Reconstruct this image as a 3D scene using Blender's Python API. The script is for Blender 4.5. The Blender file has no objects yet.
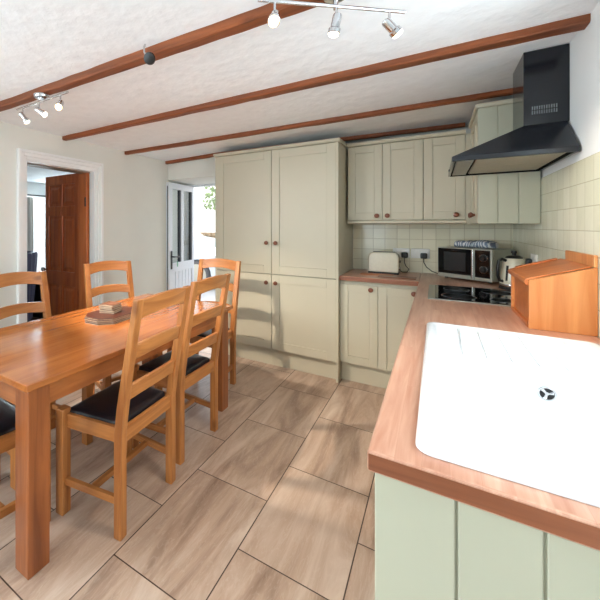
import bpy, math, random
from math import radians as rad, sin, cos, pi
from mathutils import Vector, Matrix
random.seed(7)
S = bpy.context.scene
COL = S.collection
ORG = {}          # root name -> world origin used when building its meshes in world coordinates

# ------------------------------------------------------------------ helpers
def lin(c):
    return tuple(((v/255)/12.92 if v/255 <= .04045 else ((v/255+.055)/1.055)**2.4) for v in c)

class MB:
    def __init__(s): s.v=[]; s.f=[]
    def add(s, vs, fs):
        n=len(s.v); s.v+= [tuple(v) for v in vs]; s.f+= [tuple(i+n for i in f) for f in fs]; return s
    def box(s,x0,x1,y0,y1,z0,z1,M=None):
        vs=[Vector((x,y,z)) for x in (x0,x1) for y in (y0,y1) for z in (z0,z1)]
        if M is not None: vs=[M@v for v in vs]
        return s.add(vs,[(0,1,3,2),(4,6,7,5),(0,4,5,1),(2,3,7,6),(0,2,6,4),(1,5,7,3)])
    def prism(s,poly,axis,a0,a1,M=None):
        # poly: list of 2d points (the two axes other than `axis`, in xyz order)
        def mk(p,a):
            if axis=='x': return Vector((a,p[0],p[1]))
            if axis=='y': return Vector((p[0],a,p[1]))
            return Vector((p[0],p[1],a))
        n=len(poly); vs=[mk(p,a0) for p in poly]+[mk(p,a1) for p in poly]
        if M is not None: vs=[M@v for v in vs]
        fs=[tuple(range(n-1,-1,-1)),tuple(range(n,2*n))]+[(i,(i+1)%n,(i+1)%n+n,i+n) for i in range(n)]
        return s.add(vs,fs)
    def hexa(s,p):  # 8 corners, bottom 4 ccw then top 4 ccw
        return s.add(p,[(3,2,1,0),(4,5,6,7),(0,1,5,4),(1,2,6,5),(2,3,7,6),(3,0,4,7)])
    def cyl(s,p0,p1,r0,r1=None,n=20,caps=True):
        r1=r0 if r1 is None else r1
        p0=Vector(p0);p1=Vector(p1);d=(p1-p0).normalized()
        a=d.orthogonal().normalized();b=d.cross(a)
        vs=[p0+(a*cos(2*pi*i/n)+b*sin(2*pi*i/n))*r0 for i in range(n)]+[p1+(a*cos(2*pi*i/n)+b*sin(2*pi*i/n))*r1 for i in range(n)]
        fs=[(i,(i+1)%n,(i+1)%n+n,i+n) for i in range(n)]
        if caps: fs+=[tuple(range(n-1,-1,-1)),tuple(range(n,2*n))]
        return s.add(vs,fs)
    def lathe(s,prof,o,d=(0,0,1),n=28):
        o=Vector(o);d=Vector(d).normalized();a=d.orthogonal().normalized();b=d.cross(a)
        vs=[];m=len(prof)
        for r,h in prof:
            for i in range(n): vs.append(o+d*h+(a*cos(2*pi*i/n)+b*sin(2*pi*i/n))*max(r,1e-5))
        fs=[(j*n+i,j*n+(i+1)%n,(j+1)*n+(i+1)%n,(j+1)*n+i) for j in range(m-1) for i in range(n)]
        fs+=[tuple(range(n-1,-1,-1)),tuple((m-1)*n+i for i in range(n))]
        return s.add(vs,fs)
    def tube(s,pts,r,n=10):
        pts=[Vector(p) for p in pts];vs=[];m=len(pts)
        up=None
        for k,p in enumerate(pts):
            d=(pts[min(k+1,m-1)]-pts[max(k-1,0)]).normalized()
            if up is None: up=d.orthogonal().normalized()
            a=(up-d*up.dot(d)).normalized();b=d.cross(a);up=a
            vs+=[p+(a*cos(2*pi*i/n)+b*sin(2*pi*i/n))*r for i in range(n)]
        fs=[(j*n+i,j*n+(i+1)%n,(j+1)*n+(i+1)%n,(j+1)*n+i) for j in range(m-1) for i in range(n)]
        fs+=[tuple(range(n-1,-1,-1)),tuple((m-1)*n+i for i in range(n))]
        return s.add(vs,fs)
    def loft(s,rings,close=True):
        n=len(rings[0]);vs=[v for r in rings for v in r];m=len(rings)
        fs=[(j*n+i,j*n+(i+1)%n,(j+1)*n+(i+1)%n,(j+1)*n+i) for j in range(m-1) for i in range(n)]
        if close: fs+=[tuple(range(n-1,-1,-1)),tuple((m-1)*n+i for i in range(n))]
        return s.add(vs,fs)
    def build(s,name,mat,parent=None,bevel=0,smooth=0,seg=2,world=True,sub=0):
        o=Vector((0,0,0))
        if parent is not None and world:
            r=parent
            while r.parent is not None: r=r.parent
            o=ORG.get(r.name,Vector((0,0,0)))
        me=bpy.data.meshes.new(name)
        me.from_pydata([tuple(Vector(v)-o) for v in s.v],[],s.f)
        me.update()
        import bmesh
        bm=bmesh.new();bm.from_mesh(me);bmesh.ops.recalc_face_normals(bm,faces=bm.faces);bm.to_mesh(me);bm.free()
        me.materials.append(mat)
        ob=bpy.data.objects.new(name,me);COL.objects.link(ob)
        if parent is not None: ob.parent=parent
        if smooth:
            me.polygons.foreach_set('use_smooth',[True]*len(me.polygons));me.set_sharp_from_angle(angle=rad(smooth))
        if bevel:
            m=ob.modifiers.new('bevel','BEVEL');m.width=bevel;m.segments=seg;m.limit_method='ANGLE';m.angle_limit=rad(40)
        if sub:
            m=ob.modifiers.new('sub','SUBSURF');m.levels=sub;m.render_levels=sub
        return ob

def thing(name,label,cat,loc=(0,0,0),rz=0,group=None,kind=None):
    o=bpy.data.objects.new(name,None);COL.objects.link(o);o.empty_display_size=.05
    o.location=loc;o.rotation_euler=(0,0,rz);o['label']=label
    if cat: o['category']=cat
    if group:o['group']=group
    if kind:o['kind']=kind
    ORG[o.name]=Vector(loc)
    return o
def tag(o,label,cat=None,group=None,kind=None):
    o['label']=label
    if cat:o['category']=cat
    if group:o['group']=group
    if kind:o['kind']=kind
    return o
def struct(name,mb,mat,label=None,bevel=0,smooth=0):
    o=mb.build(name,mat,None,bevel,smooth);o['kind']='structure'
    if label:o['label']=label
    return o
def copy_tree(o,parent=None):
    c=o.copy();COL.objects.link(c)
    if parent is not None:c.parent=parent
    for ch in list(o.children):copy_tree(ch,c)
    return c

# ------------------------------------------------------------------ materials
def base(name):
    m=bpy.data.materials.new(name);m.use_nodes=True
    nt=m.node_tree;b=nt.nodes['Principled BSDF'];return m,nt,b
def plain(name,c,rough=.5,metal=0,coat=0,spec=.5,emit=None,bump=0,bscale=60,var=0):
    m,nt,b=base(name);L=nt.links.new
    b.inputs['Base Color'].default_value=(*lin(c),1);b.inputs['Roughness'].default_value=rough
    b.inputs['Metallic'].default_value=metal;b.inputs['Coat Weight'].default_value=coat;b.inputs['Coat Roughness'].default_value=.08
    b.inputs['Specular IOR Level'].default_value=spec
    tc=nt.nodes.new('ShaderNodeTexCoord')
    n=nt.nodes.new('ShaderNodeTexNoise');n.inputs['Scale'].default_value=bscale;n.inputs['Detail'].default_value=4
    L(tc.outputs['Object'],n.inputs['Vector'])
    if bump:
        bp=nt.nodes.new('ShaderNodeBump');bp.inputs['Strength'].default_value=bump;bp.inputs['Distance'].default_value=.01
        L(n.outputs['Fac'],bp.inputs['Height']);L(bp.outputs['Normal'],b.inputs['Normal'])
    v=var or .03
    r=nt.nodes.new('ShaderNodeValToRGB');l=lin(c)
    r.color_ramp.elements[0].position=.3;r.color_ramp.elements[1].position=.7
    r.color_ramp.elements[0].color=(*[x*(1-v) for x in l],1);r.color_ramp.elements[1].color=(*[min(1,x*(1+v)) for x in l],1)
    L(n.outputs['Fac'],r.inputs['Fac']);L(r.outputs['Color'],b.inputs['Base Color'])
    if emit:
        b.inputs['Emission Color'].default_value=(*lin(emit[0]),1);b.inputs['Emission Strength'].default_value=emit[1]
    return m
def wood(name,dark,light,axis,rough=.4,coat=0,planks=None,grain=1.0,knots=True):
    m,nt,b=base(name);L=nt.links.new;N=nt.nodes.new
    tc=N('ShaderNodeTexCoord');mp=N('ShaderNodeMapping')
    sc=[14*grain]*3;sc['XYZ'.index(axis)]=.9*grain
    mp.inputs['Scale'].default_value=sc
    L(tc.outputs['Object'],mp.inputs['Vector'])
    oi=N('ShaderNodeObjectInfo');vm=N('ShaderNodeVectorMath');vm.operation='ADD'
    cx=N('ShaderNodeCombineXYZ');mm=N('ShaderNodeMath');mm.operation='MULTIPLY';mm.inputs[1].default_value=37.
    L(oi.outputs['Random'],mm.inputs[0]);
    for i in range(3):L(mm.outputs[0],cx.inputs[i])
    L(mp.outputs['Vector'],vm.inputs[0]);L(cx.outputs[0],vm.inputs[1])
    vec=vm.outputs[0]
    br=None
    if planks:
        w,ln=planks[0],planks[1]
        mp2=N('ShaderNodeMapping')
        # brick texture: length along texture X
        rot={'X':(0,0,0),'Y':(0,0,rad(90)),'Z':(0,rad(90),0)}[axis]
        mp2.inputs['Rotation'].default_value=rot
        mp2.inputs['Location'].default_value=(.13,.011,0)
        L(tc.outputs['Object'],mp2.inputs['Vector'])
        br=N('ShaderNodeTexBrick');br.inputs['Scale'].default_value=1;br.inputs['Brick Width'].default_value=ln;br.inputs['Row Height'].default_value=w
        br.inputs['Mortar Size'].default_value=planks[2] if len(planks)>2 else .0006
        br.inputs['Color1'].default_value=(0,0,0,1);br.inputs['Color2'].default_value=(1,1,1,1);br.inputs['Mortar'].default_value=(.2,.2,.2,1)
        br.inputs['Bias'].default_value=0
        L(mp2.outputs['Vector'],br.inputs['Vector'])
        sc2=N('ShaderNodeVectorMath');sc2.operation='SCALE';sc2.inputs['Scale'].default_value=9.
        L(br.outputs['Color'],sc2.inputs[0])
        v2=N('ShaderNodeVectorMath');v2.operation='ADD';L(vec,v2.inputs[0]);L(sc2.outputs[0],v2.inputs[1]);vec=v2.outputs[0]
    n=N('ShaderNodeTexNoise');n.inputs['Scale'].default_value=1.6;n.inputs['Detail'].default_value=5;n.inputs['Roughness'].default_value=.6;n.inputs['Distortion'].default_value=.7
    L(vec,n.inputs['Vector'])
    r=N('ShaderNodeValToRGB');r.color_ramp.elements[0].position=.3;r.color_ramp.elements[1].position=.72
    r.color_ramp.elements[0].color=(*lin(dark),1);r.color_ramp.elements[1].color=(*lin(light),1)
    L(n.outputs['Fac'],r.inputs['Fac']);out=r.outputs['Color']
    if br:
        mx=N('ShaderNodeMix');mx.data_type='RGBA';mx.blend_type='MULTIPLY';mx.inputs['Factor'].default_value=planks[3] if len(planks)>3 else .35
        r2=N('ShaderNodeValToRGB');r2.color_ramp.elements[0].color=(.62,.55,.5,1);r2.color_ramp.elements[1].color=(1.0,1.0,1.0,1)
        L(br.outputs['Color'],r2.inputs['Fac']);L(out,mx.inputs['A']);L(r2.outputs['Color'],mx.inputs['B']);out=mx.outputs['Result']
    if knots:
        mpk=N('ShaderNodeMapping');s=[9.]*3;s['XYZ'.index(axis)]=3.2;mpk.inputs['Scale'].default_value=s
        L(vm.outputs[0] if False else tc.outputs['Object'],mpk.inputs['Vector'])
        vv=N('ShaderNodeVectorMath');vv.operation='ADD';L(mpk.outputs[0],vv.inputs[0]);L(cx.outputs[0],vv.inputs[1])
        vo=N('ShaderNodeTexVoronoi');vo.inputs['Scale'].default_value=.8;L(vv.outputs[0],vo.inputs['Vector'])
        rk=N('ShaderNodeValToRGB');rk.color_ramp.elements[0].color=(.3,.2,.15,1);rk.color_ramp.elements[0].position=.05;rk.color_ramp.elements[1].position=.13;rk.color_ramp.elements[1].color=(1,1,1,1)
        L(vo.outputs['Distance'],rk.inputs['Fac'])
        mk=N('ShaderNodeMix');mk.data_type='RGBA';mk.blend_type='MULTIPLY';mk.inputs['Factor'].default_value=.6
        L(out,mk.inputs['A']);L(rk.outputs['Color'],mk.inputs['B']);out=mk.outputs['Result']
    L(out,b.inputs['Base Color'])
    b.inputs['Roughness'].default_value=rough;b.inputs['Coat Weight'].default_value=coat;b.inputs['Coat Roughness'].default_value=.12
    bp=N('ShaderNodeBump');bp.inputs['Strength'].default_value=.08;bp.inputs['Distance'].default_value=.004
    L(n.outputs['Fac'],bp.inputs['Height']);L(bp.outputs['Normal'],b.inputs['Normal'])
    return m
def tile_mat(name,u,v,size,c1,c2,mort,rough):
    m,nt,b=base(name);L=nt.links.new;N=nt.nodes.new
    tc=N('ShaderNodeTexCoord');sx=N('ShaderNodeSeparateXYZ');cb=N('ShaderNodeCombineXYZ')
    L(tc.outputs['Object'],sx.inputs[0]);L(sx.outputs[u],cb.inputs[0]);L(sx.outputs[v],cb.inputs[1])
    br=N('ShaderNodeTexBrick');br.offset=0;br.inputs['Scale'].default_value=1
    br.inputs['Brick Width'].default_value=size;br.inputs['Row Height'].default_value=size;br.inputs['Mortar Size'].default_value=.002
    br.inputs['Mortar Smooth'].default_value=.2
    br.inputs['Color1'].default_value=(*lin(c1),1);br.inputs['Color2'].default_value=(*lin(c2),1);br.inputs['Mortar'].default_value=(*lin(mort),1)
    L(cb.outputs[0],br.inputs['Vector']);L(br.outputs['Color'],b.inputs['Base Color'])
    n=N('ShaderNodeTexNoise');n.inputs['Scale'].default_value=9;L(tc.outputs['Object'],n.inputs['Vector'])
    h=N('ShaderNodeMath');h.operation='MULTIPLY_ADD';h.inputs[1].default_value=-1.;L(br.outputs['Fac'],h.inputs[0])
    n2=N('ShaderNodeMath');n2.operation='MULTIPLY';n2.inputs[1].default_value=.9;L(n.outputs['Fac'],n2.inputs[0]);L(n2.outputs[0],h.inputs[2])
    bp=N('ShaderNodeBump');bp.inputs['Strength'].default_value=.5;bp.inputs['Distance'].default_value=.004
    L(h.outputs[0],bp.inputs['Height']);L(bp.outputs['Normal'],b.inputs['Normal'])
    b.inputs['Roughness'].default_value=rough
    return m
def floor_mat():
    m,nt,b=base('stone floor tiles');L=nt.links.new;N=nt.nodes.new
    tc=N('ShaderNodeTexCoord');sx=N('ShaderNodeSeparateXYZ');cb=N('ShaderNodeCombineXYZ')
    L(tc.outputs['Object'],sx.inputs[0])
    ax=N('ShaderNodeMath');ax.operation='ADD';ax.inputs[1].default_value=-.09+6.0;L(sx.outputs[1],ax.inputs[0])
    ay=N('ShaderNodeMath');ay.operation='ADD';ay.inputs[1].default_value=.272+.402*20;L(sx.outputs[0],ay.inputs[0])
    L(ax.outputs[0],cb.inputs[0]);L(ay.outputs[0],cb.inputs[1])
    br=N('ShaderNodeTexBrick');br.offset=.5;br.offset_frequency=2;br.inputs['Scale'].default_value=1
    br.inputs['Brick Width'].default_value=.6;br.inputs['Row Height'].default_value=.402;br.inputs['Mortar Size'].default_value=.0026;br.inputs['Mortar Smooth'].default_value=.1
    br.inputs['Color1'].default_value=(0,0,0,1);br.inputs['Color2'].default_value=(1,1,1,1);br.inputs['Mortar'].default_value=(.5,.5,.5,1)
    L(cb.outputs[0],br.inputs['Vector'])
    mp=N('ShaderNodeMapping');mp.inputs['Scale'].default_value=(7,1.1,1);L(tc.outputs['Object'],mp.inputs['Vector'])
    sc=N('ShaderNodeVectorMath');sc.operation='SCALE';sc.inputs['Scale'].default_value=11;L(br.outputs['Color'],sc.inputs[0])
    ad=N('ShaderNodeVectorMath');ad.operation='ADD';L(mp.outputs[0],ad.inputs[0]);L(sc.outputs[0],ad.inputs[1])
    n=N('ShaderNodeTexNoise');n.inputs['Scale'].default_value=1.1;n.inputs['Detail'].default_value=7;n.inputs['Roughness'].default_value=.62;n.inputs['Distortion'].default_value=.9
    L(ad.outputs[0],n.inputs['Vector'])
    r=N('ShaderNodeValToRGB');e=r.color_ramp.elements
    e[0].position=.28;e[0].color=(*lin(FLOORC[0]),1);e[1].position=.74;e[1].color=(*lin(FLOORC[2]),1)
    k=e.new(.5);k.color=(*lin(FLOORC[1]),1)
    L(n.outputs['Fac'],r.inputs['Fac'])
    # pale veins
    n2=N('ShaderNodeTexNoise');n2.inputs['Scale'].default_value=5;n2.inputs['Detail'].default_value=8;n2.inputs['Distortion'].default_value=1.6;L(ad.outputs[0],n2.inputs['Vector'])
    r2=N('ShaderNodeValToRGB');q=r2.color_ramp.elements;q[0].position=.475;q[0].color=(0,0,0,1);q[1].position=.54;q[1].color=(0,0,0,1);kk=q.new(.5);kk.color=(1,1,1,1)
    L(n2.outputs['Fac'],r2.inputs['Fac'])
    vf=N('ShaderNodeMath');vf.operation='MULTIPLY';vf.inputs[1].default_value=.16;L(r2.outputs['Color'],vf.inputs[0])
    m1=N('ShaderNodeMix');m1.data_type='RGBA';m1.inputs['B'].default_value=(*lin((226,212,196)),1)
    L(vf.outputs[0],m1.inputs['Factor']);L(r.outputs['Color'],m1.inputs['A'])
    m2=N('ShaderNodeMix');m2.data_type='RGBA';m2.inputs['B'].default_value=(*lin((78,60,48)),1)
    L(br.outputs['Fac'],m2.inputs['Factor']);L(m1.outputs['Result'],m2.inputs['A']);L(m2.outputs['Result'],b.inputs['Base Color'])
    b.inputs['Roughness'].default_value=.28
    h=N('ShaderNodeMath');h.operation='MULTIPLY';h.inputs[1].default_value=-1;L(br.outputs['Fac'],h.inputs[0])
    bp=N('ShaderNodeBump');bp.inputs['Strength'].default_value=.6;bp.inputs['Distance'].default_value=.003;L(h.outputs[0],bp.inputs['Height']);L(bp.outputs['Normal'],b.inputs['Normal'])
    return m
def glass_mat():
    m=bpy.data.materials.new('pane glass');m.use_nodes=True;nt=m.node_tree;nt.nodes.clear();N=nt.nodes.new;L=nt.links.new
    o=N('ShaderNodeOutputMaterial');mx=N('ShaderNodeMixShader');t=N('ShaderNodeBsdfTransparent');g=N('ShaderNodeBsdfGlossy');g.inputs['Roughness'].default_value=.02
    t.inputs['Color'].default_value=(.93,.96,.96,1);mx.inputs[0].default_value=.07
    L(t.outputs[0],mx.inputs[1]);L(g.outputs[0],mx.inputs[2]);L(mx.outputs[0],o.inputs[0]);return m

FLOORC=[(144,116,98),(191,163,142),(220,201,184)]
PINE_D,PINE_L=(156,92,44),(206,138,76)
M_ceil=plain('ceiling plaster',(246,249,252),.9,bump=.7,bscale=14)
M_wall=plain('wall paint',(232,231,223),.8,bump=.03,bscale=6,var=.012)
M_wallw=plain('white paint wall',(234,237,237),.8,bump=.03,bscale=6,var=.012)
M_trim=plain('white gloss paint',(246,246,245),.35,bscale=4,var=.01)
M_cab=plain('sage cream paint',(203,196,174),.38,bscale=4,var=.012)
M_cabin=plain('cabinet interior',(190,186,168),.6)
M_tg=plain('sage end panel paint',(191,191,170),.4,bscale=4,var=.012)
M_floor=floor_mat()
M_tilB=tile_mat('back wall tiles',0,2,.1,(222,216,188),(233,228,204),(194,184,156),.18)
M_tilR=tile_mat('right wall tiles',1,2,.1,(226,225,200),(236,235,214),(198,195,170),.18)
M_beam=wood('stained beam',(92,46,22),(158,86,44),'X',.55,0,None,.6)
M_pineX=wood('pine x',PINE_D,PINE_L,'X',.4,.15);M_pineY=wood('pine y',PINE_D,PINE_L,'Y',.4,.15);M_pineZ=wood('pine z',PINE_D,PINE_L,'Z',.4,.15)
M_table=wood('table top wood',(162,86,38),(206,130,66),'Y',.2,.5,(.118,9.,.0004,.28))
M_tleg=wood('table leg wood',(122,64,31),(172,100,52),'Z',.35,.2)
M_tapX=wood('table apron x',(142,78,38),(190,116,60),'X',.35,.2);M_tapY=wood('table apron y',(142,78,38),(190,116,60),'Y',.35,.2)
M_work=wood('beech worktop y',(188,130,104),(217,172,147),'Y',.3,.2,(.042,.7,.0004,.32),1.6,False)
M_workX=wood('beech worktop x',(188,130,104),(217,172,147),'X',.3,.2,(.042,.7,.0004,.32),1.6,False)
M_edge=wood('worktop edge',(124,70,45),(160,96,63),'X',.35,.2,None,1.2)
M_bin=wood('bread bin pine',(202,122,62),(230,160,98),'Z',.35,.2,(.06,5.,.0003,.25),.8)
M_bint=wood('bread bin top',(176,94,42),(204,120,62),'X',.35,.2,None,.8)
M_door=wood('stained pine door',(150,66,24),(200,106,50),'Z',.35,.3,None,.7)
M_lin=wood('stained pine lining',(170,84,36),(216,126,66),'Z',.35,.3,None,.7)
M_leather=plain('black seat leather',(27,26,32),.32,bump=.1,bscale=160)
M_knob=plain('brown wooden knob',(128,68,42),.3)
M_hood=plain('charcoal enamel',(25,28,34),.17,spec=.5)
M_slot=plain('grey vent slats',(96,102,104),.4)
M_black=plain('black plastic',(18,18,20),.35)
M_bglass=plain('black glass',(12,13,15),.06,spec=.35)
M_chrome=plain('chrome',(210,210,212),.12,metal=1)
M_steel=plain('brushed steel',(176,178,172),.35,metal=.85)
M_filter=plain('grease filter',(168,160,140),.45,metal=.4)
M_ceram=plain('white ceramic',(244,245,246),.12,coat=.3)
M_cream=plain('cream enamel',(222,214,192),.2,coat=.3)
M_white=plain('white plastic',(235,234,228),.35)
M_glass=glass_mat()
M_bulbW=plain('lit bulb warm',(255,240,220),.4,emit=((255,205,140),9))
M_bulbN=plain('lit bulb white',(255,250,240),.4,emit=((255,240,215),3.2))
M_curt=plain('curtain cloth',(240,238,232),.9)
M_navy=plain('dark navy upholstery',(58,54,82),.6)
M_mat=plain('placemat brown',(84,42,30),.3,var=.3,bscale=40)
M_cork=plain('mat pale edge',(206,180,150),.7)
M_coast=plain('coaster brown face',(120,76,52),.5,var=.3,bscale=60)
M_blue=plain('blue and white check cloth',(120,136,160),.9)
M_stone=plain('stone wall',(150,134,112),.9,bump=.8,bscale=9,var=.35)
M_ground=plain('outdoor paving',(186,186,184),.9)
M_leaf=plain('foliage green',(150,170,130),.8)
M_car=plain('pale blue car paint',(188,200,212),.2,coat=.6)
M_tyre=plain('tyre rubber',(84,84,88),.7)
M_frame=plain('door white paint',(222,226,233),.3)
M_grey=plain('grey seal and shade strip',(70,74,82),.4)
M_green=plain('green key tag',(120,190,150),.5)
# checked cloth
def check_mat():
    m,nt,b=base('blue white check');L=nt.links.new;N=nt.nodes.new
    tc=N('ShaderNodeTexCoord');n=N('ShaderNodeTexWave');n.inputs['Scale'].default_value=16;n.inputs['Distortion'].default_value=9;L(tc.outputs['Object'],n.inputs['Vector'])
    r=N('ShaderNodeValToRGB');r.color_ramp.elements[0].position=.35;r.color_ramp.elements[0].color=(*lin((112,128,152)),1);r.color_ramp.elements[1].position=.65;r.color_ramp.elements[1].color=(*lin((214,218,222)),1)
    L(n.outputs['Fac'],r.inputs['Fac']);L(r.outputs['Color'],b.inputs['Base Color']);b.inputs['Roughness'].default_value=.9;return m
M_check=check_mat()

# ------------------------------------------------------------------ dimensions
XL,XR,YB,YD,YN,H=-2.69,.52,3.75,3.34,-2.3,2.26
def HC(x): return 2.095+.026*(x+2.69)   # the old ceiling rises a little towards the right
WT=.18        # left wall thickness
# ------------------------------------------------------------------ room shell
struct('floor',MB().box(XL-WT,XR+.2,YN-.2,3.98,-.1,0),M_floor,'beige brown stone tile floor laid in a staggered bond')
struct('ceiling',MB().prism([(XL-WT,HC(XL-WT)),(XR+.2,HC(XR+.2)),(XR+.2,2.4),(XL-WT,2.4)],'y',YN-.2,3.98),M_ceil,'white textured plaster ceiling between the beams')
# left wall with doorway (1.556..2.25) and an invented window behind the viewpoint, added for light
D0,D1,DZ=1.556,2.24,1.845
WL0,WL1,WLz0,WLz1=-1.5,.1,.85,1.95
mb=MB()
mb.box(XL-WT,XL,YN,WL0,0,H).box(XL-WT,XL,WL1,D0,0,H).box(XL-WT,XL,D1,YD,0,H).box(XL-WT,XL,D0,D1,DZ,H).box(XL-WT,XL,WL0,WL1,0,WLz0).box(XL-WT,XL,WL0,WL1,WLz1,H)
struct('wall_left',mb,M_wall,'pale painted wall with the internal doorway')
# rear wall with a wide window added behind the viewpoint for light
RW0,RW1=-2.4,-1.0
mb=MB().box(XL-WT,RW0,YN-.2,YN,0,H).box(RW1,XR+.2,YN-.2,YN,0,H).box(RW0,RW1,YN-.2,YN,0,.5).box(RW0,RW1,YN-.2,YN,2.0,H)
struct('wall_rear',mb,M_wall)
# right wall, window over the sink
SW0,SW1,SZ0,SZ1=.55,1.62,1.06,1.98
mb=MB().box(XR,XR+.2,YN,SW0,0,H).box(XR,XR+.2,SW1,YB+.2,0,H).box(XR,XR+.2,SW0,SW1,0,SZ0).box(XR,XR+.2,SW0,SW1,SZ1,H)
struct('wall_right',mb,M_wallw,'white painted wall above the cream tiles')
# back wall and the thick doorway wall
struct('wall_back',MB().box(-1.89,XR,YB,YB+.23,0,H),M_wall,'cream wall behind the fitted units')
mb=MB().box(XL-WT,-1.9,YD,3.96,1.875,H).box(XL-WT,-2.85,YD,3.96,0,1.875).box(XL-.16,XL,YD,YD+.012,0,1.875)
struct('wall_doorway',mb,M_wall,'white wall and deep reveal over the open outside door')
# tiled splashbacks
struct('trim_1',MB().box(-.68,XR-.008,YB-.008,YB,.9,1.37),M_tilB,'cream square tiles behind the toaster and microwave')
struct('trim_2',MB().box(XR-.008,XR,1.66,YB-.008,.9,1.6),M_tilR,'cream square tiles on the right wall below the hood')
# beams
def beam(pts,d,lab,seed):
    # pts: (x, front y, back y)
    mb=MB();n=30;rings=[];rnd=random.Random(seed);x0=pts[0][0];x1=pts[-1][0]
    for i in range(n+1):
        x=x0+(x1-x0)*i/n
        for (p,q) in zip(pts[:-1],pts[1:]):
            if p[0]-1e-6<=x<=q[0]+1e-6:
                t=(x-p[0])/(q[0]-p[0]);a=p[1]+(q[1]-p[1])*t;b=p[2]+(q[2]-p[2])*t;break
        a+=rnd.uniform(-.003,.003);z=HC(x);e=rnd.uniform(-.002,.002)
        rings.append([(x,a,z-.0003),(x,a,z-d+.007+e),(x,a+.007,z-d+e),(x,b-.007,z-d+e),(x,b,z-d+.007+e),(x,b,z-.0003)])
    mb.loft(rings)
    return struct('ceiling_beam',mb,M_beam,lab)
A0,A1=XL+.001,XR-.001
beam([(A0,1.135,1.19),(-.6,1.236,1.307),(A1,1.285,1.36)],.036,'stained timber beam nearest the viewer carrying both spotlight bars',1)
beam([(A0,1.88,1.924),(A1,2.06,2.14)],.034,'second stained timber beam, ending on the wall above the cooker hood',2)
beam([(A0,2.62,2.66),(A1,2.905,2.955)],.033,'third stained timber beam, running behind the hood chimney',3)
beam([(A0,3.285,3.33),(-1.9,3.285,3.33),(.2,3.62,3.66)],.033,'last thin timber beam over the top of the wall cabinets',4)
# doorway trim: stepped white architrave + white lining + pine inner lining
mb=MB()
def arch(mb,off,w,t):
    y0,y1,z1=D0-off,D1+off,DZ+off
    mb.box(XL,XL+t,y0-w,y0,0,z1+w).box(XL,XL+t,y1,y1+w,0,z1+w).box(XL,XL+t,y0,y1,z1,z1+w)
arch(mb,0,.024,.010);arch(mb,.024,.028,.022);arch(mb,.052,.022,.034)
tr=struct('trim_3',mb,M_trim,'white stepped architrave round the internal doorway',bevel=.003)
mb=MB().box(XL-.06,XL,D1-.012,D1,0,DZ).box(XL-.06,XL,D0,D0+.012,0,DZ).box(XL-.06,XL,D0+.012,D1-.012,DZ-.012,DZ)
struct('trim_4',mb,M_trim,'white door lining inside the architrave')
mb=MB().box(XL-WT,XL-.06,D0,D0+.02,0,DZ).box(XL-WT,XL-.06,D0+.02,D1,DZ-.02,DZ)  # pine lining; its shadow is put into the grey-brown colour
struct('trim_5',mb,plain('pine lining in shade colour',(136,120,106),.6),'pine inner lining of the doorway, coloured as in shade')
mb=MB().box(XL,XL+.015,YN,D0-.082,0,.1).box(XL,XL+.015,D1+.082,YD,0,.1)
struct('baseboard_left',mb,M_trim,'white skirting along the left wall',bevel=.004)
mb=MB().box(XL,XR,YN,YN+.015,0,.1);struct('baseboard_rear',mb,M_trim,bevel=.004)
# windows out of view; the rear and left ones are invented to light the room
def window(n,axis,a0,a1,z0,z1,p0,p1,mull=1):
    mb=MB();fw=.05
    def bx(u0,u1,w0,w1):
        if axis=='x':mb.box(p0,p1,u0,u1,w0,w1)
        else:mb.box(u0,u1,p0,p1,w0,w1)
    bx(a0,a0+fw,z0,z1);bx(a1-fw,a1,z0,z1);bx(a0+fw,a1-fw,z0,z0+fw);bx(a0+fw,a1-fw,z1-fw,z1)
    for k in range(mull):
        c=a0+(a1-a0)*(k+1)/(mull+1);bx(c-fw/2,c+fw/2,z0+fw,z1-fw)
    o=struct('window_%d'%n,mb,M_trim,None)
    g=MB();pm=(p0+p1)/2
    if axis=='x':g.box(pm-.002,pm+.002,a0+.04,a1-.04,z0+.04,z1-.04)
    else:g.box(a0+.04,a1-.04,pm-.002,pm+.002,z0+.04,z1-.04)
    g.build('pane',M_glass,o)
    return o
window(1,'x',SW0,SW1,SZ0,SZ1,XR+.1,XR+.16)
window(2,'y',RW0,RW1,.5,2.0,YN-.16,YN-.1,2)
window(3,'x',WL0,WL1,WLz0,WLz1,XL-.18,XL-.12)

# ---------------- stained pine internal door, open into the next room
d=thing('door_1','six panel stained pine door standing open beyond the internal doorway',None,(XL-WT-.01,2.215,0),kind='structure')
mb=MB();X0,X1=-3.43,-2.884;ya,yb=2.2,2.236;zt=1.835
st=.06
cols=[(X0+st,X0+.262),(X1-.262,X1-st)]
rows=[(.16,.72),(.86,1.42),(1.52,1.74)]
mb.box(X0,X0+st,ya,yb,.01,zt).box(X1-st,X1,ya,yb,.01,zt).box(cols[0][1],cols[1][0],ya,yb,.01,zt)
zz=[.01]+[v for r in rows for v in r]+[zt]
for i in range(0,len(zz),2):
    for c in cols: mb.box(c[0],c[1],ya,yb,zz[i],zz[i+1])
mb.build('door_frame',M_door,d,bevel=.004)
o=MB().box(X1+.0005,X1+.114,ya,yb,.01,zt).build('hinge_stile',M_lin,d,bevel=.004);o['label']='lighter pine hinge stile'
for c in cols:
    for r in rows:
        p=MB();p.box(c[0],c[1],ya+.012,yb-.012,r[0],r[1])
        i=.025
        p.hexa([(c[0]+i,ya+.012,r[0]+i),(c[1]-i,ya+.012,r[0]+i),(c[1]-i,ya+.012,r[1]-i),(c[0]+i,ya+.012,r[1]-i),
                (c[0]+2*i,ya+.004,r[0]+2*i),(c[1]-2*i,ya+.004,r[0]+2*i),(c[1]-2*i,ya+.004,r[1]-2*i),(c[0]+2*i,ya+.004,r[1]-2*i)])
        p.build('door_panel',M_door,d)
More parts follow.
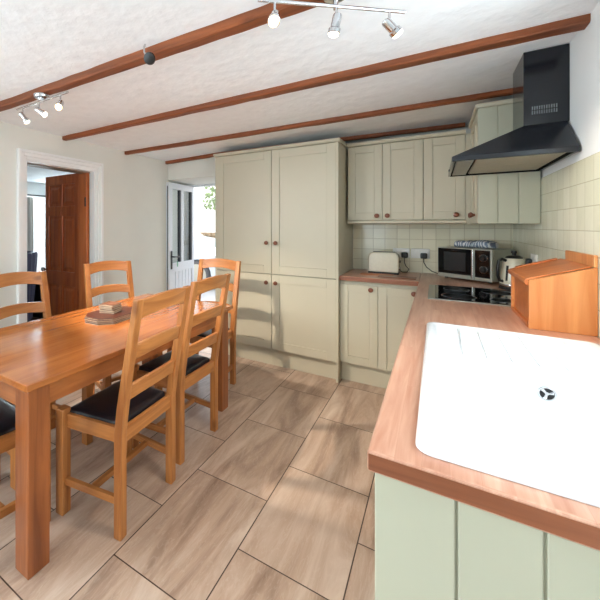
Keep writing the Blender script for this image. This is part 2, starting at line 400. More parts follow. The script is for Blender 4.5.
mb=MB().cyl((X0+.04,ya,.87),(X0+.04,ya-.04,.87),.009).lathe([(.012,0),(.026,.012),(.026,.025),(.012,.034)],(X0+.04,ya-.035,.87),(0,-1,0))
mb.build('handle',M_chrome,d,smooth=40)
for z in (.3,1.55):
    MB().cyl((X1+.108,ya-.006,z-.045),(X1+.108,ya-.006,z+.045),.006,n=10).box(X1+.09,X1+.108,ya-.003,ya,z-.04,z+.04).build('hinge',M_black,d)

# ---------------- open outside door and its frame
fr=MB();FY=3.93
fr.box(-2.85,-2.765,FY,FY+.03,0,1.87).box(-1.96,-1.90,FY,FY+.03,0,1.87).box(-2.765,-1.96,FY,FY+.03,1.845,1.87)
struct('trim_6',fr,M_frame,'white outer frame of the outside doorway')
hin=Vector((-2.712,3.92,0));fre=Vector((-2.642,3.30,0))
dv=(fre-hin);dl=dv.length;ang=math.atan2(dv.y,dv.x)
d2=thing('door_2','white half glazed outside door swung open against the reveal',None,tuple(hin),ang,kind='structure')
# local x: hinge -> free edge, local y: room side is +y? (rotated); thickness 0..-.045 toward the wall
mb=MB();t0,t1=-.045,0.;zt=1.845
mb.box(0,.05,t0,t1,.02,zt).box(dl-.075,dl,t0,t1,.02,zt).box(.05,dl-.075,t0,t1,.02,.16).box(.05,dl-.075,t0,t1,.76,.87).box(.05,dl-.075,t0,t1,1.77,zt)
cx=(dl-.01)/2;mb.box(cx-.03,cx+.03,t0,t1,.87,1.77)
mb.build('door_frame',M_frame,d2,bevel=.003,world=False)
g=MB().box(.05,cx-.03,-.026,-.02,.87,1.77);g.build('pane',M_glass,d2,world=False)
g=MB().box(cx+.03,dl-.075,-.026,-.02,.87,1.77);g.build('pane',M_glass,d2,world=False)
b=MB()  # dark strips stand in for the deep shadow at the muntin edges
for x0,x1 in ((.05,cx-.03),(cx+.03,dl-.075)):
    b.box(x0,x0+.03,-.04,-.004,.872,1.768).box(x1-.004,x1,-.04,-.004,.872,1.768)
o=b.build('pane_shade_strip',M_grey,d2,world=False);o['label']='dark strips for the shaded muntin edges'
b=MB();n=6
for i in range(n):
    w=(dl-.125)/n;b.box(.05+i*w+.006,.05+(i+1)*w-.006,-.034,-.01,.16,.76)
b.box(.05,dl-.075,-.032,-.02,.16,.76)
b.build('lower_panel',M_frame,d2,world=False)
MB().box(dl,dl+.002,-.029,-.017,.05,1.8).build('seal_strip',M_grey,d2,world=False)
h=MB().box(dl-.06,dl-.03,0,.008,.80,1.02).tube([(dl-.045,.008,.95),(dl-.045,.045,.95),(dl-.06,.05,.95),(dl-.15,.05,.945)],.008)
o=h.build('handle',M_black,d2,world=False,smooth=40);o['label']='dark lever handle'
h=MB().box(dl-.06,dl-.03,-.053,-.045,.80,1.02).tube([(dl-.045,-.053,.95),(dl-.045,-.085,.95),(dl-.06,-.09,.95),(dl-.15,-.09,.945)],.008)
h.build('handle',M_chrome,d2,world=False,smooth=40)
o=MB().box(dl-.115,dl-.09,.052,.056,.83,.89).build('key_tag',M_green,d2,world=False,bevel=.004);o['label']='pale green key tag'

# ------------------------------------------------------------------ the next room
AX=-5.0
struct('floor_adjoining',MB().box(AX-.1,XL-WT,.4,3.94,-.1,0),plain('carpet brown',(120,96,78),.95,bump=.3,bscale=200))
struct('ceiling_adjoining',MB().box(AX-.2,XL-WT,.3,3.95,1.97,2.08),M_ceil,'pale ceiling of the room beyond')
AW0,AW1,AZ0,AZ1=2.86,3.7,.55,1.78
mb=MB().box(AX-.2,AX,.3,AW0,0,1.97).box(AX-.2,AX,AW1,3.95,0,1.97).box(AX-.2,AX,AW0,AW1,0,AZ0).box(AX-.2,AX,AW0,AW1,AZ1,1.97).box(AX,XL-WT,.3,.4,0,1.97).box(AX,XL-WT,3.9,3.95,0,1.97)
struct('wall_adjoining',mb,M_wallw,'wall of the room beyond the doorway')
window(4,'x',AW0,AW1,AZ0,AZ1,AX-.16,AX-.1)
# curtain
mb=MB();rings=[]
NW=40
pts=[]
for i in range(NW+1):
    y=2.77+.17*i/NW;pts.append((AX+.09+.028*sin(i*.95)+.01*sin(i*.5),y))
out=[]
for k,z in enumerate((.35,.7,1.1,1.5,1.74)):
    f=1+.16*(1-k/4)
    ring=[(p[0],2.85+(p[1]-2.85)*f,z) for p in pts]+[(p[0]-.006,2.85+(p[1]-2.85)*f,z) for p in reversed(pts)]
    out.append(ring)
mb.loft(out)
tag(mb.build('curtain',M_curt,None,smooth=60),'pale curtain hanging beside the bright window of the next room','curtain')
tag(MB().cyl((AX+.09,2.66,1.77),(AX+.09,3.8,1.77),.012).lathe([(.012,0),(.025,.01),(.025,.03),(.008,.045)],(AX+.09,2.66,1.77),(0,-1,0)).cyl((AX,2.74,1.77),(AX+.09,2.74,1.77),.008).cyl((AX,3.75,1.77),(AX+.09,3.75,1.77),.008).build('curtain_rail',M_black,None,smooth=40),'dark curtain rail above the window of the next room','curtain rail')
# tub armchair
ac=thing('tub_armchair','dark navy tub armchair with a fluted back in the next room','armchair',(-4.56,2.38,0),rad(-60))
mb=MB();rings=[]
nn=36
def tub(z,r,th):
    outer=[];inner=[]
    for i in range(nn+1):
        a=rad(70)+rad(220)*i/nn
        fl=.006*cos(i*2*pi/2)
        outer.append((cos(a)*(r+fl),sin(a)*(r+fl),z));inner.append((cos(a)*(r-th),sin(a)*(r-th),z))
    return outer+inner[::-1]
for z,r,t in ((.12,.30,.06),(.4,.32,.07),(.7,.345,.07),(.95,.36,.06),(.98,.35,.04)):rings.append(tub(z,r,t))
mb.loft(rings);mb.build('backrest',M_navy,ac,smooth=30,world=False)
MB().lathe([(.2,.14),(.27,.16),(.275,.38),(.26,.44),(.1,.46)],(0.02,0,0)).build('seat',M_navy,ac,smooth=50,world=False)
for sx in (-.17,.17):
    for sy in (-.17,.17): MB().cyl((sx,sy,.16),(sx*1.15,sy*1.15,0),.022,.014,10).build('leg',M_black,ac,world=False)

bc=thing('low_cabinet','low black cabinet under the window of the next room','cabinet',(-4.6,3.1,0))
MB().box(-4.84,-4.4,2.80,3.5,.06,.6).build('body',M_black,bc,bevel=.005)
MB().box(-4.86,-4.38,2.78,3.52,.6005,.63).build('top',M_black,bc,bevel=.004)
for y in (2.81,3.155):MB().box(-4.399,-4.385,y,y+.335,.08,.59).build('door',M_black,bc,bevel=.003)
for y in (2.84,3.44):
    for x in (-4.8,-4.44):MB().box(x-.02,x+.02,y-.02,y+.02,0,.0595).build('foot',M_black,bc)

# ------------------------------------------------------------------ outdoors beyond the open door
struct('ground',MB().box(-16,4,3.98,22,-.25,-.12),M_ground,'pale road and paving outside the door')
mb=MB()
rng=random.Random(3)
z=-.12
while z<1.05:
    hgt=rng.uniform(.10,.17);x=-14
    while x<0:
        w=rng.uniform(.18,.42);j=rng.uniform(-.03,.03)
        mb.box(x+.006,x+w-.006,10.4+j,10.9,z+.006,min(z+hgt,1.1)-.006);x+=w
    z+=hgt
mb.box(-14,0,10.48,10.88,-.12,1.06)
struct('stone_wall',mb,M_stone,'low stone wall across the road outside the door',bevel=.015)
car=thing('car','pale blue car parked by the stone wall outside the open door','car',(-5.6,7.3,-.12))
prof=[(-7.55,.2),(-7.6,.55),(-7.5,.85),(-7.1,1.3),(-6.7,1.42),(-5.9,1.40),(-5.35,1.05),(-4.9,.98),(-4.2,.82),(-3.95,.62),(-3.9,.25)]
def arc(cxx,r=.36):return [(cxx+r*cos(a),.2+r*sin(a)) for a in [rad(0+18*i) for i in range(11)]]
wx=(-4.48,-6.85)
poly=prof+[(-4.1,.2)]+arc(wx[0])+arc(wx[1])
MB().prism(poly,'y',6.6,8.2).build('body',M_car,car,bevel=.05,seg=3)
for w in wx:
    for y0,y1 in ((6.57,6.77),(8.03,8.23)):
        o=MB().lathe([(.2,0),(.30,.0),(.325,.03),(.325,.17),(.30,.2),(.2,.2)],(w,y0,.2),(0,1,0)).build('wheel',M_tyre,car,smooth=40)
        h=MB().cyl((w,y0-.006,.2),(w,y0+.02,.2),.262,.262,30)
        for k in range(5):
            a=2*pi*k/5+.3;h.hexa([Vector((w,y0,.2))+Vector(v) for v in [(cos(a+.2)*.04,-.004,sin(a+.2)*.04),(cos(a-.2)*.04,-.004,sin(a-.2)*.04),(cos(a-.12)*.21,-.004,sin(a-.12)*.21),(cos(a+.12)*.21,-.004,sin(a+.12)*.21),(cos(a+.2)*.04,.02,sin(a+.2)*.04),(cos(a-.2)*.04,.02,sin(a-.2)*.04),(cos(a-.12)*.21,.02,sin(a-.12)*.21),(cos(a+.12)*.21,.02,sin(a+.12)*.21)]])
        h.build('hub_cap',M_steel,o)
MB().prism([(-6.95,.95),(-6.8,1.3),(-6.0,1.3),(-5.5,1.0)],'y',6.585,6.615).build('side_window',M_bglass,car)
# tree behind the wall
tree=thing('tree','pale green leafy tree above the stone wall outside','tree',(-6.6,12.3,-.12))
MB().tube([(-6.6,12.3,-.12),(-6.55,12.3,1.2),(-6.7,12.4,2.2)],.12).build('trunk',M_lin,tree,smooth=60)
mb=MB();rng=random.Random(5)
for i in range(700):
    a=rng.uniform(0,2*pi);r=1.3*rng.random()**.5;c=Vector((-6.65+r*cos(a),12.3+r*.7*sin(a),2.75+rng.uniform(-.75,.85)))
    u=Vector((rng.uniform(-1,1),rng.uniform(-1,1),rng.uniform(-1,1))).normalized()*.11;v=u.orthogonal().normalized()*.05
    mb.add([c-u,c+v,c+u,c-v],[(0,1,2,3)])
mb.build('foliage',M_leaf,tree)

# ------------------------------------------------------------------ fitted units
def door_faces(facing,face):
    # maps (u,depth,z) to world; depth 0 = front face, positive goes into the carcass
    if facing=='-y': return lambda u,dp,z:(u,face+dp,z)
    if facing=='-x': return lambda u,dp,z:(face+dp,u,z)
def shaker(root,facing,face,u0,u1,z0,z1,knob,st=.07,t=.02):
    P=door_faces(facing,face);g=.0015
    u0+=g;u1-=g;z0+=g;z1-=g
    mb=MB()
    def bx(a,b,c,d_,e,f):
        p=P(a,c,e);q=P(b,d_,f);mb.box(min(p[0],q[0]),max(p[0],q[0]),min(p[1],q[1]),max(p[1],q[1]),e,f)
    bx(u0,u0+st,0,t,z0,z1);bx(u1-st,u1,0,t,z0,z1);bx(u0+st,u1-st,0,t,z0,z0+st);bx(u0+st,u1-st,0,t,z1-st,z1)
    bx(u0+st,u1-st,.007,t,z0+st,z1-st)
    o=mb.build('door',M_cab,root,bevel=.0025)
    k=P(knob[0],0,knob[1]);dn=(0,-1,0) if facing=='-y' else (-1,0,0)
    kb=MB().lathe([(.009,0),(.008,.008),(.014,.014),(.0195,.021),(.0175,.029),(.008,.033)],k,dn,18)
    q=kb.build('knob',M_knob,o,smooth=50);q['label']='brown wooden knob'
    return o
TY=3.12
# two tall larder units
def tall(x0,x1,lab,inner_right,endL=False,endR=False):
    r=thing('tall_cabinet',lab,'cabinet',((x0+x1)/2,3.42,0),group='tall fitted cabinets')
    a=x0+(.02 if endL else 0);b_=x1-(.02 if endR else 0)
    MB().box(a+.001,b_-.001,TY+.022,YB-.012,.165,2.03).build('body',M_cabin,r)
    MB().box(a+.001,b_-.001,TY+.06,TY+.078,.001,.163).build('plinth',M_cab,r)
    if endL:MB().box(x0,a,TY+.004,YB-.012,.001,2.03).build('end_panel',M_cab,r,bevel=.002)
    if endR:MB().box(b_,x1,TY-.006,YB-.012,.001,2.03).build('end_panel',M_cab,r,bevel=.002)
    kx=(b_-.045) if inner_right else (a+.045)
    shaker(r,'-y',TY,a,b_,.872,2.028,(kx,1.162),st=.075)
    shaker(r,'-y',TY,a,b_,.168,.868,(kx,.79),st=.075)
    # cornice
    c=MB();e0=.012 if endL else 0;e1=.012 if endR else 0
    c.prism([(TY-.004,2.031),(TY-.010,2.036),(TY-.018,2.05),(TY-.02,2.058),(TY+.05,2.058),(TY+.05,2.031)],'x',x0-e0,x1+e1)
    if endR:c.box(x1-.05,x1+.015,TY+.05,3.40,2.031,2.058)
    c.build('cornice',M_cab,r,smooth=30)
    return r
tall(-1.895,-1.2795,'left tall cream cabinet, next to the open outside door',True,endL=True)
tall(-1.2785,-.682,'right tall cream cabinet, next to the worktop and wall cabinets',False,endR=True)
# wall cabinets on the back wall
YC=3.40
def wallcab(x0,x1,doors,lab):
    r=thing('wall_cabinet',lab,'cabinet',((x0+x1)/2,3.57,1.35),group='wall cabinets')
    MB().box(x0+.001,x1-.001,YC+.022,YB-.012,1.37,2.03).build('body',M_cabin,r)
    for (a,b_,k) in doors: shaker(r,'-y',YC,a,b_,1.372,2.028,(k,1.408),st=.062)
    MB().prism([(YC-.004,2.031),(YC-.010,2.036),(YC-.018,2.05),(YC-.02,2.058),(YC+.05,2.058),(YC+.05,2.031)],'x',x0,x1).build('cornice',M_cab,r)
    MB().prism([(YC-.002,1.369),(YC-.012,1.362),(YC-.012,1.345),(YC+.01,1.335),(YC+.03,1.335),(YC+.03,1.369)],'x',x0,x1).build('pelmet',M_cab,r)
    return r
wallcab(-.665,-.087,[(-.665,-.384,-.425),(-.384,-.087,-.345)],'double wall cabinet with two knobs, above the toaster')
wallcab(-.086,.19,[(-.086,.19,.13)],'single door wall cabinet above the microwave')
# right hand wall cabinet (front faces left, boarded end faces the viewer)
XC=.22;CY0=2.83
r=thing('wall_cabinet','wall cabinet with boarded end panel behind the cooker hood','cabinet',(.36,3.1,1.33),group='wall cabinets')
MB().box(XC+.022,XR-.01,CY0+.02,YB-.012,1.335,2.06).build('body',M_cabin,r)
shaker(r,'-x',XC,CY0+.022,3.07,1.337,2.058,(3.03,1.395),st=.06)
shaker(r,'-x',XC,3.07,3.375,1.337,2.058,(3.12,1.395),st=.06)
mb=MB();n=3;bw=(XR-.009-XC)/n
for i in range(n):mb.box(XC+i*bw+.0015,XC+(i+1)*bw-.0015,CY0,CY0+.018,1.335,2.06)
mb.box(XC+.001,XR-.01,CY0+.006,CY0+.019,1.336,2.059)
mb.build('end_panel',M_tg,r,bevel=.0015)
c=MB().box(XC-.014,XR-.01,CY0-.014,CY0+.04,2.061,2.09).box(XC-.014,XC+.04,CY0+.04,3.385,2.061,2.09)
c.build('cornice',M_cab,r,bevel=.008)
MB().box(.1905,.245,YC+.004,YC+.02,1.336,2.03).build('corner_post',M_cab,r)
# base cabinet under the back worktop
BY=3.165
r=thing('base_cabinet','base cabinet with two cream doors under the toaster','cabinet',(-.39,3.45,0),group='base cabinets')
MB().box(-.68,-.095,BY+.022,YB-.012,.165,.858).build('body',M_cabin,r)
MB().box(-.68,-.095,BY+.055,BY+.073,.001,.163).build('plinth',M_cab,r)
shaker(r,'-y',BY,-.68,-.389,.168,.83,(-.44,.80),st=.062)
shaker(r,'-y',BY,-.389,-.095,.168,.83,(-.14,.80),st=.062)
# right hand run of base cabinets
BX=-.075
def base_right(y0,y1,doors,lab,endp=False):
    r=thing('base_cabinet',lab,'cabinet',(.22,(y0+y1)/2,0),group='base cabinets')
    ya=y0+(.022 if endp else 0)
    top=.70 if endp else .858
    MB().box(BX+.022,XR-.01,ya,y1-.001,.165,top).build('body',M_cabin,r)
    MB().box(BX+.05,BX+.068,ya,y1-.001,.001,.163).build('plinth',M_cab,r)
    w=(y1-ya)/doors
    for i in range(doors):
        a=ya+i*w;shaker(r,'-x',BX,a,a+w,.168,.855,(a+w-.045 if i%2==0 else a+.045,.80),st=.065)
    if endp:
        mb=MB();e=[-.098,.029,.138,.25,.36,XR-.01]
        for i in range(len(e)-1):mb.box(e[i]+.002,e[i+1]-.002,y0,y0+.02,.001,.858)
        mb.box(e[0]+.003,e[-1],y0+.007,y0+.021,.002,.857)
        o=mb.build('end_panel',M_tg,r,bevel=.0025);o['label']='boarded sage green end panel'
    return r
base_right(.735,1.80,2,'sink base cabinet with boarded sage green end panel facing the viewer',True)
base_right(1.801,2.40,1,'base cabinet between the sink and the hob')
base_right(2.401,3.14,2,'base cabinet under the black hob in the corner')

# ------------------------------------------------------------------ worktops
w=thing('worktop','wooden worktop running from the sink end to the hob corner','worktop',(.2,2.0,.86),group='wooden worktops')
WX0,WX1,WY0=-.108,XR-.009,.724
HX0,HX1,HY0,HY1=-.012,.452,.80,1.78       # hole for the sink
mb=MB()
mb.box(WX0,HX0,WY0,YB-.009,.861,.9).box(HX1,WX1,WY0,YB-.009,.861,.9).box(HX0,HX1,WY0,HY0,.861,.9).box(HX0,HX1,HY1,YB-.009,.861,.9)
import bmesh
def weld(mb):
    bm=bmesh.new()
    vs=[bm.verts.new(v) for v in mb.v]
    for f in mb.f:
        try:bm.faces.new([vs[i] for i in f])
        except ValueError:pass
    return bm
# clean ring slab with hole instead of four boxes
mb=MB()
outer=[(WX0,WY0),(WX1,WY0),(WX1,YB-.009),(WX0,YB-.009)];inner=[(HX0,HY0),(HX1,HY0),(HX1,HY1),(HX0,HY1)]
vs=[(x,y,z) for z in (.861,.9) for (x,y) in outer+inner]
fs=[]
for i in range(4):
    j=(i+1)%4
    fs+=[(8+i,8+j,12+j,12+i),(i,4+i,4+j,j),(i,j,8+j,8+i),(4+i,12+i,12+j,4+j)]
mb.add(vs,fs);mb.build('slab',M_work,w,bevel=.006,seg=3)
o=MB().box(WX0+.003,WX1,WY0-.0008,WY0+.001,.866,.8955).build('end_grain_edge',M_edge,w);o['label']='darker end edge'
w2=thing('worktop','short wooden worktop along the back wall under the toaster','worktop',(-.4,3.45,.86),group='wooden worktops')
MB().box(-.681,WX0-.0005,3.145,YB-.009,.861,.9).build('slab',M_workX,w2,bevel=.006,seg=3)
o=MB().box(-.681,WX0-.001,3.1442,3.146,.866,.8955).build('front_edge',M_edge,w2);o['label']='darker front edge'

# ------------------------------------------------------------------ sink
s=thing('sink','large white ceramic inset sink with drainer in the worktop','sink',(.21,1.29,.86))
def rrect(x0,x1,y0,y1,r,z,n=6):
    pts=[]
    for (cx_,cy_,a0) in ((x1-r,y1-r,0),(x0+r,y1-r,90),(x0+r,y0+r,180),(x1-r,y0+r,270)):
        for i in range(n+1):
            a=rad(a0+90*i/n);pts.append((cx_+r*cos(a),cy_+r*sin(a),z))
    return pts
ox0,ox1,oy0,oy1=-.033,.472,.768,1.80
bx0,bx1,by0,by1=.03,.43,.84,1.342
mb=MB()
rings=[rrect(HX0+.004,HX1-.004,HY0+.004,HY1-.004,.03,.735),rrect(HX0+.004,HX1-.004,HY0+.004,HY1-.004,.03,.9006),rrect(ox0,ox1,oy0,oy1,.03,.9006),rrect(ox0,ox1,oy0,oy1,.03,.906),rrect(ox0+.004,ox1-.004,oy0+.004,oy1-.004,.028,.9125),rrect(ox0+.012,ox1-.012,oy0+.012,oy1-.012,.024,.915),
 rrect(ox0+.02,ox1-.02,oy0+.02,oy1-.02,.02,.914),rrect(ox0+.03,ox1-.03,oy0+.03,oy1-.03,.018,.910),
 rrect(bx0-.012,bx1+.012,by0-.012,by1+.012,.06,.909),rrect(bx0,bx1,by0,by1,.055,.902),rrect(bx0+.006,bx1-.006,by0+.006,by1-.006,.055,.88),rrect(bx0+.012,bx1-.012,by0+.012,by1-.012,.055,.77),rrect(bx0+.035,bx1-.035,by0+.035,by1-.035,.045,.752),rrect(bx0+.14,bx1-.14,by0+.18,by1-.18,.04,.745)]
mb.loft(rings)
# the last ring cap forms the bowl floor; underside cap closes the casting
mb.build('basin',M_ceram,s,smooth=50)
g=MB()
for i in range(6):
    x=.075+i*.06
    g.tube([(x,1.40,.9085),(x,1.46,.9115),(x,1.68,.9115),(x,1.745,.9095)],.004,8)
g.build('drainer_ridge',M_ceram,s,smooth=60)
# slotted chrome overflow on the far wall of the bowl
dx,dy,dz=.2525,by1-.009,.861
o=MB().lathe([(.0195,0),(.0195,.002),(.018,.0035),(.0155,.0035),(.0145,.0015),(.014,.0012)],(dx,dy,dz),(0,-1,0),n=32).build('overflow',M_chrome,s,smooth=40);o['label']='round chrome overflow with three slots'
for k in range(3):
    pts=[];a0=2*pi*k/3+.55
    for i in range(7):pts.append((dx+.0140*cos(a0+1.5*i/6),dz+.0140*sin(a0+1.5*i/6)))
    for i in range(6,-1,-1):pts.append((dx+.0045*cos(a0+.3+.9*i/6),dz+.0045*sin(a0+.3+.9*i/6)))
    MB().prism(pts,'y',dy-.0024,dy-.0010).build('overflow_slot',M_black,o)
o=MB().lathe([(.043,0),(.043,.002),(.038,.004),(.03,.002),(.01,.001)],(.23,1.09,.7455),n=32).build('drain',M_chrome,s,smooth=40)

# ------------------------------------------------------------------ hob
h=thing('hob','black glass hob with steel trim set in the corner of the worktop','hob',(.21,2.7,.9))
hx0,hx1,hy0,hy1=-.04,.455,2.42,2.985
MB().box(hx0,hx1,hy0,hy1,.9005,.906).build('trim',M_steel,h,bevel=.002)
MB().box(hx0+.035,hx1-.008,hy0+.012,hy1-.012,.9065,.9095).build('glass',M_bglass,h,bevel=.001)
M_ring=plain('hob zone grey',(112,116,122),.3)
for (x,y,rr) in ((.11,2.56,.085),(.11,2.83,.07),(.32,2.55,.07),(.32,2.83,.085)):
    o=MB().lathe([(rr,0),(rr,.0006),(rr-.005,.0006),(rr-.005,0)],(x,y,.9096),n=40)
    o.lathe([(rr*.45,0),(rr*.45,.0005),(rr*.4,.0005),(rr*.4,0)],(x,y,.9096),n=32)
    o.build('cooking_zone',M_ring,h)
for i in range(4):
    MB().lathe([(.021,0),(.021,.004),(.017,.018),(.015,.02),(.004,.0205)],(.425,2.51+i*.055,.9096),n=20).build('control_knob',M_black,h,smooth=40)

# ------------------------------------------------------------------ cooker hood
k=thing('cooker_hood','charcoal chimney cooker hood on the right wall above the hob','cooker hood',(.3,2.45,1.637))
hy0,hy1,hx=2.155,2.825,.066
xw=XR-.0005;xw2=xw-.008
zb,zr,zc=1.640,1.664,1.812
cy0,cy1,cxx=2.33,2.62,.358
MB().add([(hx,hy0,zb),(xw2,hy0,zb),(xw2,hy1,zb),(hx,hy1,zb),(hx,hy0,zr),(xw2,hy0,zr),(xw2,hy1,zr),(hx,hy1,zr),
          (cxx,cy0,zc),(xw2,cy0,zc),(xw2,cy1,zc),(cxx,cy1,zc),
          (hx+.012,hy0+.012,zb),(xw2-.012,hy0+.012,zb),(xw2-.012,hy1-.012,zb),(hx+.012,hy1-.012,zb),
          (hx+.012,hy0+.012,zr-.004),(xw2-.012,hy0+.012,zr-.004),(xw2-.012,hy1-.012,zr-.004),(hx+.012,hy1-.012,zr-.004)],
   [(0,1,5,4),(1,2,6,5),(2,3,7,6),(3,0,4,7),(4,5,9,8),(5,6,10,9),(6,7,11,10),(7,4,8,11),(8,9,10,11),
    (0,12,13,1),(1,13,14,2),(2,14,15,3),(3,15,12,0),(12,16,17,13),(13,17,18,14),(14,18,19,15),(15,19,16,12),(16,19,18,17)]).build('canopy',M_hood,k,bevel=.002)
ch=MB();ch.box(cxx,xw,cy0,cy1,zc,HC(cxx)-.001)
ch=ch.build('chimney',M_hood,k,bevel=.002)
v=MB()
for i in range(11):
    for j in range(2):
        x=cxx+.03+i*.0085;z=1.862+j*.022
        v.box(x,x+.0045,cy0-.0012,cy0+.001,z,z+.017)
v.build('vent_slots',M_slot,ch)
for i in range(2):
    y0=hy0+.04+i*.29
    f=MB().box(hx+.10,xw2-.03,y0,y0+.28,zb+.006,zb+.012)
    for q in range(12): f.box(hx+.105,xw2-.035,y0+.008+q*.0225,y0+.02+q*.0225,zb+.003,zb+.006)
    f.build('grease_filter',M_filter,k)
MB().box(hx+.02,hx+.09,hy0+.03,hy1-.03,zb+.004,zb+.012).build('light_cover',M_steel,k,bevel=.002)
MB().box(hx-.004,hx,2.55,2.60,zb+.004,zb+.014).build('switch',M_black,k)

# ------------------------------------------------------------------ dining table
TX0,TX1,TY0,TY1=-2.06,-1.232,.716,2.283
t=thing('dining_table','long honey pine dining table with placemats and coasters on top','table',((TX0+TX1)/2,(TY0+TY1)/2,0))
MB().box(TX0,TX1,TY0,TY1,.713,.74).build('tabletop',M_table,t,bevel=.004,seg=3)
lw=.09;ins=.028
for x in (TX0+ins,TX1-ins-lw):
    for y in (TY0+.022,TY1-.022-lw):
        MB().box(x,x+lw,y,y+lw,0,.7125).build('leg',M_tleg,t,bevel=.004)
ai=ins+.012
MB().box(TX0+ai,TX0+ai+.022,TY0+.022+lw,TY1-.022-lw,.618,.7125).build('apron',M_tapY,t,bevel=.002)
MB().box(TX1-ai-.022,TX1-ai,TY0+.022+lw,TY1-.022-lw,.618,.7125).build('apron',M_tapY,t,bevel=.002)
MB().box(TX0+ins+lw,TX1-ins-lw,TY0+.034,TY0+.056,.618,.7125).build('apron',M_tapX,t,bevel=.002)
MB().box(TX0+ins+lw,TX1-ins-lw,TY1-.056,TY1-.034,.618,.7125).build('apron',M_tapX,t,bevel=.002)

# ------------------------------------------------------------------ dining chairs (local: +x is the front)
def make_chair(lab):
    r=thing('dining_chair',lab,'chair',(0,0,0),group='ladder back dining chairs')
    bxp,fxp,hb,hf=-.16,.162,.188,.217
    def xb(z): return bxp-(0 if z<.44 else .10*((z-.44)/.575)**1.15)
    for sgn in (-1,1):
        pr=[];zs=[0,.2,.44,.56,.7,.85,.98,1.018]
        fr=[(xb(z)+.019*(1-.25*max(0,(z-.5)/.5)),z) for z in zs];bk=[(xb(z)-.019*(1-.25*max(0,(z-.5)/.5)),z) for z in reversed(zs)]
        # slight plan taper outwards toward the floor
        MB().prism(fr+bk,'y',sgn*hb-.021,sgn*hb+.021).build('back_leg',M_pineZ,r,bevel=.004)
        MB().box(fxp-.024,fxp+.024,sgn*hf-.024,sgn*hf+.024,0,.482).build('front_leg',M_pineZ,r,bevel=.004)
    fy=hf-.012;by=hb-.010
    z0,z1=.392,.456
    MB().box(fxp-.011,fxp+.011,-hf+.02,hf-.02,z0,z1).build('seat_rail',M_pineY,r,bevel=.003)
    MB().box(bxp-.012,bxp+.010,-hb+.018,hb-.018,z0,z1).build('seat_rail',M_pineY,r,bevel=.003)
    for sgn in (-1,1):
        f=MB();f.hexa([(bxp+.02,sgn*by-.011,z0),(fxp-.02,sgn*fy-.011,z0),(fxp-.02,sgn*fy+.011,z0),(bxp+.02,sgn*by+.011,z0),
                (bxp+.02,sgn*by-.011,z1),(fxp-.02,sgn*fy-.011,z1),(fxp-.02,sgn*fy+.011,z1),(bxp+.02,sgn*by+.011,z1)])
        f.build('seat_rail',M_pineX,r,bevel=.003)
    # drop-in cushion
    c=MB();rings=[]
    for (i,z) in ((.0,.440),(.0,.462),(.006,.470),(.03,.476),(.09,.479)):
        a=bxp+.022+i;b_=fxp-.006-i;ya=hb-.02-i;yb=hf-.016-i
        ring=[];n=8
        # corners notch round the front legs kept simple: rounded trapezoid
        for (x0_,y0_,x1_,y1_) in ((a,-ya,b_,-yb),(b_,-yb,b_,yb),(b_,yb,a,ya),(a,ya,a,-ya)):
            for q in range(n):
                ring.append((x0_+(x1_-x0_)*q/n,y0_+(y1_-y0_)*q/n,z))
        rings.append(ring)
    c.loft(rings);o=c.build('seat_cushion',M_leather,r,bevel=0,smooth=60);o['label']='black leather seat pad'
    # ladder slats: bowed back in plan and arched
    for (za,zb_,ar) in ((.93,1.012,.022),(.752,.818,.02),(.575,.642,.018)):
        sl=MB();n=14;rings=[]
        yy=hb-.012
        for i in range(n+1):
            q=-1+2*i/n;y=q*yy;arch_=ar*(1-q*q)
            bow=.022*(1-q*q)
            zl=za+arch_;zh=zb_+arch_*.75
            xl=xb(zl)-bow+.002;xh=xb(zh)-bow+.002
            rings.append([(xl+.010,y,zl),(xh+.010,y,zh),(xh-.010,y,zh),(xl-.010,y,zl)])
        sl.loft(rings);sl.build('back_slat',M_pineY,r,bevel=.003,smooth=40)
    zs=.135
    for sgn in (-1,1):
        MB().hexa([(bxp+.015,sgn*hb-.010,zs),(fxp-.015,sgn*hf-.010,zs),(fxp-.015,sgn*hf+.010,zs),(bxp+.015,sgn*hb+.010,zs),
                   (bxp+.015,sgn*hb-.010,zs+.032),(fxp-.015,sgn*hf-.010,zs+.032),(fxp-.015,sgn*hf+.010,zs+.032),(bxp+.015,sgn*hb+.010,zs+.032)]).build('stretcher',M_pineX,r,bevel=.002)
    MB().box(-.012,.010,-.187,.187,zs+.004,zs+.03).build('stretcher',M_pineY,r,bevel=.002)
    return r
chairs=[(-1.288,1.238,184,'nearest right hand pine chair, its ladder back toward the kitchen units'),
 (-1.352,1.765,181,'second right hand pine chair, directly behind the nearest ladder back'),
 (-1.602,2.456,-90,'pine chair at the far end of the table, in front of the tall cabinets'),
 (-1.672,.76,90,'pine chair pushed under the near end of the table, only its seat and legs showing'),
 (-1.93,1.195,0,'pine chair on the left side, in front of the stained pine door'),
 (-2.02,1.955,-15.4,'pine chair against the left wall just right of the white architrave')]
proto=None
for x,y,a,lab in chairs:
    if proto is None: proto=make_chair(lab);c=proto
    else: c=copy_tree(proto);c['label']=lab
    c.location=(x,y,0);c.rotation_euler=(0,0,rad(a))

